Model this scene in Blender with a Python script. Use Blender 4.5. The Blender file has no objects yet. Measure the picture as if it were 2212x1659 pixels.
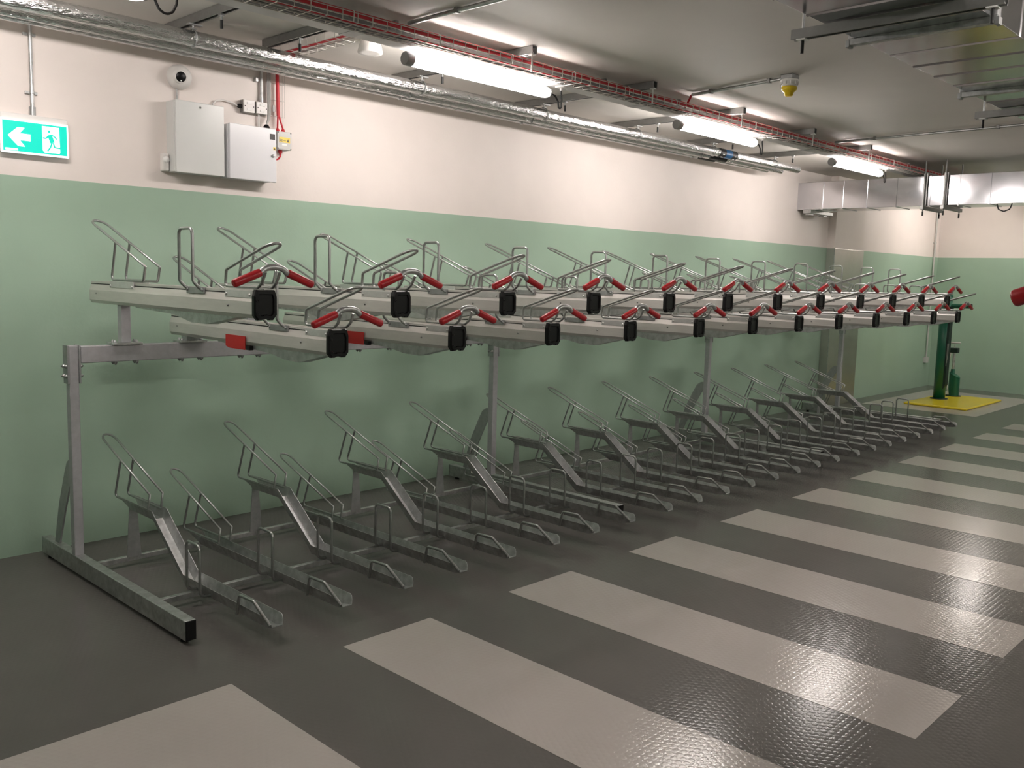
import bpy, bmesh, math, random
from mathutils import Vector, Matrix
random.seed(7)
S = bpy.context.scene
COL = S.collection
V = Vector

# ------------------------------------------------------------------ materials
MATS = {}
def mat(name, col, rough=.5, metal=0., spec=.5, noise=0., nscale=30., bump=0., bscale=80., rvar=0.,
        emit=None, estr=0., stretch=None):
    m = bpy.data.materials.new(name); m.use_nodes = True
    nt = m.node_tree; N = nt.nodes; L = nt.links
    b = N['Principled BSDF']
    b.inputs['Base Color'].default_value = (*col, 1)
    b.inputs['Roughness'].default_value = rough
    b.inputs['Metallic'].default_value = metal
    b.inputs['Specular IOR Level'].default_value = spec
    if emit:
        b.inputs['Emission Color'].default_value = (*emit, 1)
        b.inputs['Emission Strength'].default_value = estr
    if noise or bump or rvar:
        tc = N.new('ShaderNodeTexCoord'); src = tc.outputs['Object']
        if stretch:
            mp = N.new('ShaderNodeMapping'); mp.inputs['Scale'].default_value = stretch
            L.new(src, mp.inputs[0]); src = mp.outputs[0]
    if noise or rvar:
        nz = N.new('ShaderNodeTexNoise'); nz.inputs['Scale'].default_value = nscale
        nz.inputs['Detail'].default_value = 5; nz.inputs['Roughness'].default_value = .65
        L.new(src, nz.inputs['Vector'])
        if noise:
            r = N.new('ShaderNodeMapRange')
            r.inputs['From Min'].default_value = .3; r.inputs['From Max'].default_value = .7
            r.inputs['To Min'].default_value = 1 - noise; r.inputs['To Max'].default_value = 1 + noise
            L.new(nz.outputs[0], r.inputs['Value'])
            mx = N.new('ShaderNodeVectorMath'); mx.operation = 'SCALE'
            mx.inputs[0].default_value = col
            L.new(r.outputs[0], mx.inputs['Scale']); L.new(mx.outputs[0], b.inputs['Base Color'])
        if rvar:
            r2 = N.new('ShaderNodeMapRange')
            r2.inputs['To Min'].default_value = rough - rvar; r2.inputs['To Max'].default_value = rough + rvar
            L.new(nz.outputs[0], r2.inputs['Value']); L.new(r2.outputs[0], b.inputs['Roughness'])
    if bump:
        nb = N.new('ShaderNodeTexNoise'); nb.inputs['Scale'].default_value = bscale
        nb.inputs['Detail'].default_value = 4
        L.new(src, nb.inputs['Vector'])
        bp = N.new('ShaderNodeBump'); bp.inputs['Strength'].default_value = bump; bp.inputs['Distance'].default_value = .02
        L.new(nb.outputs[0], bp.inputs['Height']); L.new(bp.outputs[0], b.inputs['Normal'])
    MATS[name] = m
    return m

M_WHITE = mat('wall_white_paint', (.80, .73, .68), .6, noise=.012, nscale=6, bump=.03, bscale=60)
M_CEIL = mat('ceiling_paint', (.66, .63, .585), .65, noise=.02, nscale=3)
M_GALV = mat('galvanised_steel', (.50, .51, .505), .40, .9, noise=.27, nscale=22, rvar=.12)
M_TUBE = mat('galvanised_tube', (.40, .41, .40), .33, .92, noise=.12, nscale=30, rvar=.06)
M_ZINC = mat('zinc_plate', (.70, .70, .69), .38, .6, noise=.08, nscale=25)
M_GALVD = mat('galvanised_dull', (.42, .43, .43), .5, .85, noise=.14, nscale=30, rvar=.08)
M_BEAM = mat('galvanised_beam', (.50, .50, .52), .55, .7, noise=.08, nscale=30)
M_ALU = mat('aluminium_extrusion', (.70, .68, .65), .42, .55, noise=.05, nscale=8, stretch=(8, 1, 8))
M_CLAD = mat('stainless_cladding', (.56, .54, .51), .34, .95, noise=.06, nscale=5, rvar=.05)
M_DUCT = mat('duct_sheet', (.56, .56, .58), .15, .97, noise=.05, nscale=5, rvar=.03)
M_FOIL = mat('foil_lagging', (.66, .66, .66), .13, 1., bump=.6, bscale=70, stretch=(.35, 1, 1))
M_STRUT = mat('strut_channel', (.30, .30, .29), .42, .8, noise=.08, nscale=20)
M_DARK = mat('strut_slot_dark', (.02, .02, .02), .7)
M_TRUNK = mat('trunking_steel', (.36, .36, .37), .45, .5, noise=.04, nscale=6)
M_LID = mat('trunking_lid_white', (.55, .54, .54), .45)
M_RED = mat('red_rubber', (.42, .012, .018), .32)
M_REDPL = mat('red_plate_paint', (.50, .018, .016), .5)
M_REDC = mat('red_cable_sheath', (.62, .025, .04), .45)
M_BLACK = mat('black_plastic', (.005, .005, .0055), .38, spec=.3)
M_BLKC = mat('black_cable', (.012, .012, .012), .5)
M_PLAS = mat('white_plastic', (.78, .76, .73), .4)
M_PANEL = mat('panel_enamel', (.70, .71, .69), .28)
M_PANELW = mat('panel_enamel_white', (.78, .78, .80), .25)
M_GREYPL = mat('grey_plastic', (.55, .55, .52), .4)
M_LCAP = mat('lamp_end_grey', (.36, .36, .36), .45)
M_YEL = mat('yellow_plastic', (.80, .56, .015), .35)
M_MAT = mat('yellow_mat', (.78, .62, .02), .22)
M_GREEN = mat('green_powdercoat', (.005, .11, .06), .35)
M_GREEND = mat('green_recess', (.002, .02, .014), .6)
M_BLUE = mat('blue_band', (.02, .14, .36), .45)
M_STICK = mat('label_white', (.85, .85, .83), .5)
M_LAMP = mat('lit_tube', (.9, .9, .9), .4, emit=(1., .925, .885), estr=23.)
M_SGREEN = mat('sign_green_lit', (0, .25, .18), .4, emit=(.0, .78, .60), estr=.33)
M_SWHITE = mat('sign_white_lit', (.9, .9, .9), .4, emit=(.93, .99, 1.), estr=.42)
M_WIRE = mat('basket_wire', (.62, .60, .56), .4, .5)
M_CABG = mat('grey_cable', (.45, .44, .42), .5)
M_LINE = mat('warning_black', (.03, .03, .03), .5)

def wall_mat(name, seam):
    # white above, sage green below z = seam
    m = bpy.data.materials.new(name); m.use_nodes = True
    nt = m.node_tree; N = nt.nodes; L = nt.links; b = N['Principled BSDF']
    g = N.new('ShaderNodeNewGeometry'); sp = N.new('ShaderNodeSeparateXYZ')
    L.new(g.outputs['Position'], sp.inputs[0])
    th = N.new('ShaderNodeMath'); th.operation = 'GREATER_THAN'; th.inputs[1].default_value = seam
    L.new(sp.outputs['Z'], th.inputs[0])
    mx = N.new('ShaderNodeMix'); mx.data_type = 'RGBA'
    mx.inputs['A'].default_value = (.345, .485, .37, 1); mx.inputs['B'].default_value = (.80, .73, .685, 1)
    L.new(th.outputs[0], mx.inputs['Factor'])
    nz = N.new('ShaderNodeTexNoise'); nz.inputs['Scale'].default_value = 2.2; nz.inputs['Detail'].default_value = 5
    L.new(g.outputs['Position'], nz.inputs['Vector'])
    r = N.new('ShaderNodeMapRange'); r.inputs['From Min'].default_value = .3; r.inputs['From Max'].default_value = .7
    r.inputs['To Min'].default_value = .965; r.inputs['To Max'].default_value = 1.02
    L.new(nz.outputs[0], r.inputs['Value'])
    vm = N.new('ShaderNodeVectorMath'); vm.operation = 'SCALE'
    L.new(mx.outputs['Result'], vm.inputs[0]); L.new(r.outputs[0], vm.inputs['Scale'])
    L.new(vm.outputs[0], b.inputs['Base Color'])
    b.inputs['Roughness'].default_value = .5
    nb = N.new('ShaderNodeTexNoise'); nb.inputs['Scale'].default_value = 45; nb.inputs['Detail'].default_value = 3
    L.new(g.outputs['Position'], nb.inputs['Vector'])
    bp = N.new('ShaderNodeBump'); bp.inputs['Strength'].default_value = .06; bp.inputs['Distance'].default_value = .01
    L.new(nb.outputs[0], bp.inputs['Height']); L.new(bp.outputs[0], b.inputs['Normal'])
    return m
M_WALL = wall_mat('painted_wall_two_tone', 2.2625)

def floor_mat(name, col, var, gloss):
    m = bpy.data.materials.new(name); m.use_nodes = True
    nt = m.node_tree; N = nt.nodes; L = nt.links; b = N['Principled BSDF']
    g = N.new('ShaderNodeNewGeometry')
    nz = N.new('ShaderNodeTexNoise'); nz.inputs['Scale'].default_value = 1.6; nz.inputs['Detail'].default_value = 6
    L.new(g.outputs['Position'], nz.inputs['Vector'])
    r = N.new('ShaderNodeMapRange'); r.inputs['From Min'].default_value = .3; r.inputs['From Max'].default_value = .7
    r.inputs['To Min'].default_value = 1 - var; r.inputs['To Max'].default_value = 1 + var
    L.new(nz.outputs[0], r.inputs['Value'])
    vm = N.new('ShaderNodeVectorMath'); vm.operation = 'SCALE'; vm.inputs[0].default_value = col
    L.new(r.outputs[0], vm.inputs['Scale']); L.new(vm.outputs[0], b.inputs['Base Color'])
    b.inputs['Roughness'].default_value = .17
    b.inputs['Specular IOR Level'].default_value = gloss
    # studded sheet: round raised dots on a hexagonal grid
    PIT = .031
    def vmath(op, a_, b_=None):
        n_ = N.new('ShaderNodeVectorMath'); n_.operation = op
        L.new(a_, n_.inputs[0])
        if b_ is not None: n_.inputs[1].default_value = b_
        return n_
    ds = []
    for off in ((0, 0, 0), (.5, .5, 0)):
        q = vmath('MULTIPLY', g.outputs['Position'], (1 / PIT, 1 / (PIT * 1.732), 0))
        q = vmath('ADD', q.outputs[0], off)
        q = vmath('FRACTION', q.outputs[0])
        q = vmath('SUBTRACT', q.outputs[0], (.5, .5, 0))
        q = vmath('MULTIPLY', q.outputs[0], (1, 1.732, 0))
        q = vmath('LENGTH', q.outputs[0]); ds.append(q.outputs['Value'])
    mn = N.new('ShaderNodeMath'); mn.operation = 'MINIMUM'; L.new(ds[0], mn.inputs[0]); L.new(ds[1], mn.inputs[1])
    mr = N.new('ShaderNodeMapRange'); mr.interpolation_type = 'SMOOTHERSTEP'
    mr.inputs['From Min'].default_value = .20; mr.inputs['From Max'].default_value = .50
    mr.inputs['To Min'].default_value = 1; mr.inputs['To Max'].default_value = 0
    L.new(mn.outputs[0], mr.inputs['Value'])
    n2 = N.new('ShaderNodeTexNoise'); n2.inputs['Scale'].default_value = 55; n2.inputs['Detail'].default_value = 2
    L.new(g.outputs['Position'], n2.inputs['Vector'])
    ad = N.new('ShaderNodeMath'); ad.operation = 'MULTIPLY_ADD'; ad.inputs[1].default_value = .5
    L.new(n2.outputs[0], ad.inputs[0]); L.new(mr.outputs[0], ad.inputs[2])
    bp = N.new('ShaderNodeBump'); bp.inputs['Strength'].default_value = .22; bp.inputs['Distance'].default_value = .0012
    L.new(ad.outputs[0], bp.inputs['Height']); L.new(bp.outputs[0], b.inputs['Normal'])
    return m
M_FLOOR = floor_mat('resin_floor_dark', (.120, .114, .106), .06, .17)
M_STRIPE = floor_mat('resin_floor_light', (.43, .398, .370), .03, .26)

# ------------------------------------------------------------------ mesh builder
class MB:
    def __init__(s): s.v = []; s.f = []; s.sm = []
    def add(s, vs, fs, smooth=False):
        o = len(s.v); s.v += [tuple(q) for q in vs]
        for q in fs: s.f.append([i + o for i in q]); s.sm.append(smooth)
        return s
    def box(s, x0, x1, y0, y1, z0, z1, b=0.):
        if b:
            bm = bmesh.new(); bmesh.ops.create_cube(bm, size=1)
            for q in bm.verts:
                q.co = V((x0 + (q.co.x + .5) * (x1 - x0), y0 + (q.co.y + .5) * (y1 - y0), z0 + (q.co.z + .5) * (z1 - z0)))
            bmesh.ops.bevel(bm, geom=bm.edges[:], offset=b, segments=2, affect='EDGES', profile=.5)
            bm.verts.index_update()
            s.add([q.co for q in bm.verts], [[q.index for q in f.verts] for f in bm.faces]); bm.free()
            return s
        vs = [(x, y, z) for z in (z0, z1) for y in (y0, y1) for x in (x0, x1)]
        return s.add(vs, [(0, 2, 3, 1), (4, 5, 7, 6), (0, 1, 5, 4), (2, 6, 7, 3), (0, 4, 6, 2), (1, 3, 7, 5)])
    def rings(s, rs, closed=False, cap=True, smooth=True):
        n = len(rs[0]); vs = [p for r in rs for p in r]; fs = []
        m = len(rs)
        for i in range(m if closed else m - 1):
            a = i * n; c = ((i + 1) % m) * n
            for j in range(n):
                k = (j + 1) % n
                fs.append((a + j, a + k, c + k, c + j))
        s.add(vs, fs, smooth)
        if cap and not closed:
            s.add(rs[0], [tuple(reversed(range(n)))]); s.add(rs[-1], [tuple(range(n))])
        return s
    def tube(s, pts, r, n=8, closed=False, fil=0., seg=4):
        pts = [V(p) for p in pts]
        if fil: pts = fillet(pts, fil, seg, closed)
        m = len(pts); tang = []
        for i in range(m):
            if closed: t = pts[(i + 1) % m] - pts[i - 1]
            elif i == 0: t = pts[1] - pts[0]
            elif i == m - 1: t = pts[-1] - pts[-2]
            else: t = (pts[i + 1] - pts[i]).normalized() + (pts[i] - pts[i - 1]).normalized()
            tang.append(t.normalized())
        u = tang[0].orthogonal().normalized(); rs = []
        for i in range(m):
            t = tang[i]
            u = (u - t * u.dot(t)); u = u.normalized() if u.length > 1e-6 else t.orthogonal().normalized()
            w = t.cross(u)
            rr = r[i] if isinstance(r, (list, tuple)) else r
            rs.append([pts[i] + (u * math.cos(2 * math.pi * j / n) + w * math.sin(2 * math.pi * j / n)) * rr for j in range(n)])
        return s.rings(rs, closed)
    def cyl(s, p0, p1, r, n=12): return s.tube([p0, p1], r, n)
    def lathe(s, c, axis, prof, n=20):
        a = V(axis).normalized(); u = a.orthogonal().normalized(); w = a.cross(u); c = V(c)
        rs = [[c + a * h + (u * math.cos(2 * math.pi * j / n) + w * math.sin(2 * math.pi * j / n)) * max(r, 1e-4) for j in range(n)] for r, h in prof]
        return s.rings(rs)
    def prism(s, poly, axis, a, b, smooth=False):
        # poly in the other two axes (in xyz order), extruded from a to b along axis
        def P(q, t):
            q = list(q); q.insert(axis, t); return tuple(q)
        n = len(poly)
        s.add([P(q, a) for q in poly] + [P(q, b) for q in poly],
              [tuple(reversed(range(n))), tuple(range(n, 2 * n))] + [(i, (i + 1) % n, n + (i + 1) % n, n + i) for i in range(n)], smooth)
        return s
    def build(s, name, m, parent=None, org=(0, 0, 0), kind=None):
        me = bpy.data.meshes.new(name); o = V(org)
        me.from_pydata([tuple(V(q) - o) for q in s.v], [], s.f); me.validate()
        for i, p in enumerate(me.polygons):
            if i < len(s.sm): p.use_smooth = s.sm[i]
        bm = bmesh.new(); bm.from_mesh(me); bmesh.ops.recalc_face_normals(bm, faces=bm.faces); bm.to_mesh(me); bm.free()
        me.materials.append(m)
        ob = bpy.data.objects.new(name, me); COL.objects.link(ob)
        if parent: ob.parent = parent
        else: ob.location = o
        if kind: ob['kind'] = kind
        return ob

def fillet(pts, r, seg=4, closed=False):
    out = []; n = len(pts)
    for i in range(n):
        if not closed and i in (0, n - 1): out.append(pts[i]); continue
        p = pts[i]; a = pts[i - 1] - p; b = pts[(i + 1) % n] - p
        la, lb = a.length, b.length
        a = a / la; b = b / lb
        ang = a.angle(b)
        if ang > math.pi - .03: out.append(p); continue
        d = min(r / math.tan(ang / 2), la * .48, lb * .48)
        rr = d * math.tan(ang / 2)
        c = p + (a + b).normalized() * (rr / math.sin(ang / 2))
        s0 = p + a * d - c; s1 = p + b * d - c
        for k in range(seg + 1):
            t = k / seg
            q = s0.lerp(s1, t)
            out.append(c + q.normalized() * (s0.length * (1 - t) + s1.length * t))
    return out

def thing(name, label, cat, loc, group=None):
    o = bpy.data.objects.new(name, None); COL.objects.link(o); o.location = loc
    o.empty_display_size = .1
    o['label'] = label; o['category'] = cat
    if group: o['group'] = group
    return o
def tag(o, label, cat, group=None):
    o['label'] = label; o['category'] = cat
    if group: o['group'] = group
    return o
def dup(root, loc, label, rotz=0.):
    r = root.copy(); COL.objects.link(r); r.location = loc; r.rotation_euler = (0, 0, rotz); r['label'] = label
    def rec(a, b):
        for ch in a.children:
            c = ch.copy(); COL.objects.link(c); c.parent = b; rec(ch, c)
    rec(root, r)
    return r
ORD = ['first', 'second', 'third', 'fourth', 'fifth', 'sixth', 'seventh', 'eighth', 'ninth', 'tenth', 'eleventh', 'twelfth']
def nth(i, n, where='the left end'):
    if i == 0: return 'nearest ' + where
    if i == n - 1: return 'farthest from ' + where
    return ORD[i] + ' from ' + where

# ------------------------------------------------------------------ setting
XW = 16.65; CH = 3.25; XB = -3.5; YB = -9.2
def struct(name, mb, m): return mb.build(name, m, kind='structure')
fl = struct('floor', MB().box(XB, XW, YB, 0, -.12, 0), M_FLOOR)
struct('ceiling', MB().box(XB, XW, YB, 0, CH, CH + .12), M_CEIL)
struct('wall_left', MB().box(XB, XW + .15, 0, .15, -.12, CH + .12), M_WALL)
struct('wall_far', MB().box(XW, XW + .15, YB, 0, -.12, CH + .12), M_WALL)
struct('wall_right', MB().box(XB, XW + .15, YB - .15, YB, -.12, CH + .12), M_WALL)
struct('wall_back', MB().box(XB - .15, XB, YB - .15, .15, -.12, CH + .12), M_WALL)
# boxed column on the left wall, clad in stainless sheet up to the paint line
col = struct('wall_pier', MB().box(12.28, 13.24, -.112, 0, 2.255, CH), M_WHITE)
cl = MB().box(12.27, 13.25, -.122, 0, 0, 2.255, .004).build('trim_cladding', M_CLAD, kind='structure')
MB().box(12.262, 12.274, -.127, -.118, 0, 2.255).build('trim_cladding_edge', M_GALV, kind='structure')

# painted bays on the floor
S0, PER, WID, YA, YE = 1.1762, 1.1195, .5422, -2.4261, -4.6544
MB().box(.15, S0 + WID, YE, YA, 0, .0012).build('painted_stripe', M_STRIPE, fl)
for i in range(1, 13):
    MB().box(S0 + PER * i, S0 + PER * i + WID, YE, YA, 0, .0012).build('painted_stripe', M_STRIPE, fl)
MB().box(13.15, 16.0, -1.88, -.29, 0, .0012).build('painted_bay', M_STRIPE, fl)

# ------------------------------------------------------------------ rack: uprights, beams, floor rails
X0 = 2.083; PITCH = .4; GAP = .0567
def unit_x(i): return X0 + PITCH * i + GAP * (i // 8)
POSTX = [1.788, 5.105, 8.375, 11.68]
pd = ['left end nearest the exit sign', 'second from the left', 'third from the left', 'farthest, before the steel column']
up = None
for k, px in enumerate(POSTX):
    lab = 'galvanised rack upright on a floor foot, ' + pd[k]
    if up is None:
        u = up = thing('rack_upright', lab, 'rack post', (px, -.57, 0), 'uprights of the two tier bike rack')
        og = (px, -.57, 0)
        MB().box(px - .027, px + .027, -1.925, -.085, .02, .118, .004).build('foot_beam', M_GALV, u, og)
        MB().box(px - .0255, px + .0255, -1.931, -1.922, .022, .116, .002).build('end_cap', M_BLACK, u, og)
        MB().box(px - .0255, px + .0255, -.088, -.079, .022, .116, .002).build('end_cap', M_BLACK, u, og)
        for yy in (-1.86, -.16):
            MB().cyl((px, yy, 0), (px, yy, .022), .02, 12).build('levelling_foot', M_BLACK, u, og)
        MB().box(px - .026, px + .026, -.6, -.547, .116, 1.312, .004).build('post', M_BEAM, u, og)
        b = MB()
        b.prism([(-.546, .668), (-.50, .660), (-.457, .632), (-.42, .57), (-.32, .37), (-.235, .1185), (-.305, .1185), (-.41, .346), (-.516, .55), (-.546, .585)], 0, px - .005, px + .005)
        b.build('brace', M_GALVD, u, og)
        b = MB()
        for sx in (-1, 1):
            b.box(px + sx * .026 + (0 if sx > 0 else -.011), px + sx * .026 + (.011 if sx > 0 else 0), -.605, -.542, 1.10, 1.315, .002)
        b.build('splice_plate', M_GALVD, u, og)
        for zz in (1.143, 1.197):
            for yy in (-.592, -.556):
                for sx in (-1, 1):
                    MB().lathe((px + sx * .036, yy, zz), (sx, 0, 0), [(.010, 0), (.010, .009), (.006, .011), (.004, .017), (0, .018)], 8).build('bolt', M_GALV, u, og)
    else:
        dup(up, (px, -.57, 0), lab)
MB()
bays = ['first bay, left', 'second bay, middle', 'third bay, right']
for k in range(3):
    xa, xb = POSTX[k] + (.027 if k == 0 else .038), POSTX[k + 1] - .038
    if k == 0: xa = POSTX[0] + .038
    og = ((xa + xb) / 2, -.575, 1.21)
    t = thing('support_beam', 'long grey steel box beam under the upper trays, ' + bays[k], 'beam', og, 'beams carrying the upper trays')
    MB().box(xa, xb, -.602, -.548, 1.212, 1.308, .004).build('beam', M_BEAM, t, og)
    for j in range(8):
        i = k * 8 + j; x = unit_x(i)
        hi = i % 2 == 0
        MB().box(x - .085, x + .085, -.628, -.522, 1.308, 1.320, .002).build('mount_plate', M_GALV, t, og)
        if hi: MB().box(x - .027, x + .027, -.602, -.548, 1.32, 1.534, .003).build('mount_post', M_BEAM, t, og)
        else: MB().box(x - .04, x + .04, -.61, -.54, 1.32, 1.345, .002).build('mount_block', M_GALVD, t, og)
        b = MB()
        for sx in (-.062, .062):
            for yy in (-.592, -.558):
                b.lathe((x + sx, yy, 1.320), (0, 0, 1), [(.010, 0), (.010, .008), (.005, .009), (.005, .016), (0, .0165)], 8)
                b.lathe((x + sx, yy, 1.212), (0, 0, -1), [(.011, 0), (.011, .010), (.006, .011), (.006, .018), (0, .0185)], 8)
                b.cyl((x + sx, yy, 1.205), (x + sx, yy, 1.322), .004, 6)
        b.build('bolt_set', M_GALVD, t, og)
    for (y, nm) in ((-1.42, 'front'), (-.62, 'rear')):
        tag(MB().box(POSTX[k] + .0272, POSTX[k + 1] - .0272, y - .015, y + .015, .032, .062, .002).build('floor_rail', M_GALV, None, ((xa + xb) / 2, y, .032)),
            nm + ' galvanised floor rail joining the lower troughs, ' + bays[k] + ' of rack', 'rail', 'floor rails between the upright feet')

# ------------------------------------------------------------------ lower troughs
def sweep_u(path, sec):
    """U section (list of (x, h)) swept along a (y, z) path with mitred joints."""
    rs = []
    n = len(path)
    for i, (y, z) in enumerate(path):
        def nrm(a, b):
            d = V((b[0] - a[0], b[1] - a[1])).normalized(); return V((d.y, -d.x)) if d.x < 0 else V((-d.y, d.x))
        if i == 0: m = nrm(path[0], path[1])
        elif i == n - 1: m = nrm(path[-2], path[-1])
        else:
            a = nrm(path[i - 1], path[i]); c = nrm(path[i], path[i + 1]); m = (a + c); m = m / m.dot(a)
            m = m if m.length < 2 else m.normalized() * 2
        if m.y < 0: m = -m
        rs.append([(x, y + m.x * h, z + m.y * h) for x, h in sec])
    return rs
def usec(hw=.045, bw=.028, h=.058, t=.0028):
    return [(-hw, h), (-bw, 0), (bw, 0), (hw, h), (hw - t, h), (bw - t * .6, t), (-bw + t * .6, t), (-hw + t, h)]
def lower_trough(hi):
    nm = 'wheel_trough'
    org = (0, -1.4, 0)
    t = thing(nm, '', 'bike rack', (0, -1.4, 0), 'raised lower wheel troughs' if hi else 'flat lower wheel troughs')
    zb = .076
    tip = [(-2.192, zb + .012), (-2.15, zb), ]
    if hi:
        path = tip + [(-1.325, zb), (-.958, .350), (-.66, .350)]
    else:
        path = tip + [(-.72, zb)]
    b = MB()
    rs = sweep_u(path, usec())
    # flared nose with rounded corners
    def scaled(k, y, z):
        return [(math.copysign(.028 + (abs(x) - .028) * (k if h > .01 else 1), x), y, z + h * (k if h > .01 else 1)) for x, h in usec()]
    rs = [scaled(.12, -2.197, zb + .012), scaled(.45, -2.192, zb + .011), scaled(.78, -2.180, zb + .009), scaled(.95, -2.163, zb + .005), scaled(1., -2.142, zb + .001)] + rs[2:]
    ye, ze = path[-1]
    dy = .085
    rs.append([(x, ye + dy * .25 + (dy if h > .01 else 0), ze + (h if h > .01 else .012)) for x, h in usec(.045, .03, .055)])
    b.rings(rs, smooth=False)
    b.build('channel', M_GALV, t, org)
    # wheel hoop: two side frames joined at the top
    dz = 0 if hi else -.262; dyy = 0 if hi else -.042
    hw = .037; r = .0066
    b = MB()
    def Q(s, y, z): return (s * hw, y + dyy, z + dz)
    arc = []
    fy, fz, ty, tz = -.945, .492, -.272, .737
    L = V((0, ty - fy, tz - fz)); Ln = L.length; L.normalize()
    aL = [Q(-1, -.922, .408), Q(-1, fy, fz)]
    aR = [Q(1, fy, fz), Q(1, -.922, .408)]
    topc = V((0, ty + dyy, tz + dz)) - L * (hw * 2.0)
    mid = [V((-hw, topc.y, topc.z))]
    for k in range(1, 8):
        a = math.pi * k / 8
        mid.append(V((-hw * math.cos(a), 0, 0)) + V((0, topc.y, topc.z)) + L * (hw * 2.0 * math.sin(a)))
    mid.append(V((hw, topc.y, topc.z)))
    b.tube(aL + mid + aR, r, 8)
    for s in (-1, 1):
        b.tube([Q(s, -.565, .624), Q(s, -.475, .398), Q(s, -.93, .398 if hi else .405)], r, 8, fil=.02)
    b.build('wheel_hoop', M_TUBE, t, org)
    # upright guard hoop beside the trough
    gy = (-1.475, -1.615) if hi else (-1.50, -1.645)
    b = MB()
    gx = -.088
    b.tube([(-.03, gy[0], .09), (gx, gy[0], .098), (gx, gy[0], .362), (gx, gy[1], .362), (gx, gy[1], .098), (-.03, gy[1], .09)], .0075, 8, fil=.028)
    b.build('guard_hoop', M_TUBE, t, org)
    b = MB()
    b.tube([(-.053, -1.918, .085), (-.053, -1.945, .188), (-.053, -2.075, .193), (-.042, -2.203, .104)], .0085, 8, fil=.02)
    b.build('guide_rail', M_TUBE, t, org)
    if hi:
        b = MB(); poly = [(-.043, .058), (.043, .058), (.022, .36), (-.022, .36)]
        b.prism(poly, 1, -.638, -.632)
        b.box(-.02, .02, -.66, -.62, .349, .3525)
        b.build('support_leg', M_GALVD, t, org)
    return t
P_LH, P_LL = lower_trough(True), lower_trough(False)
for i in range(24):
    hi = i % 2 == 0; j = i // 2
    p = P_LH if hi else P_LL
    lab = ('raised galvanised floor trough with ramp, ' if hi else 'flat galvanised floor trough on the lower row, ') + nth(j, 12)
    loc = (unit_x(i), -1.4, 0)
    if j == 0: p.location = loc; p['label'] = lab
    else: dup(p, loc, lab)

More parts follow.
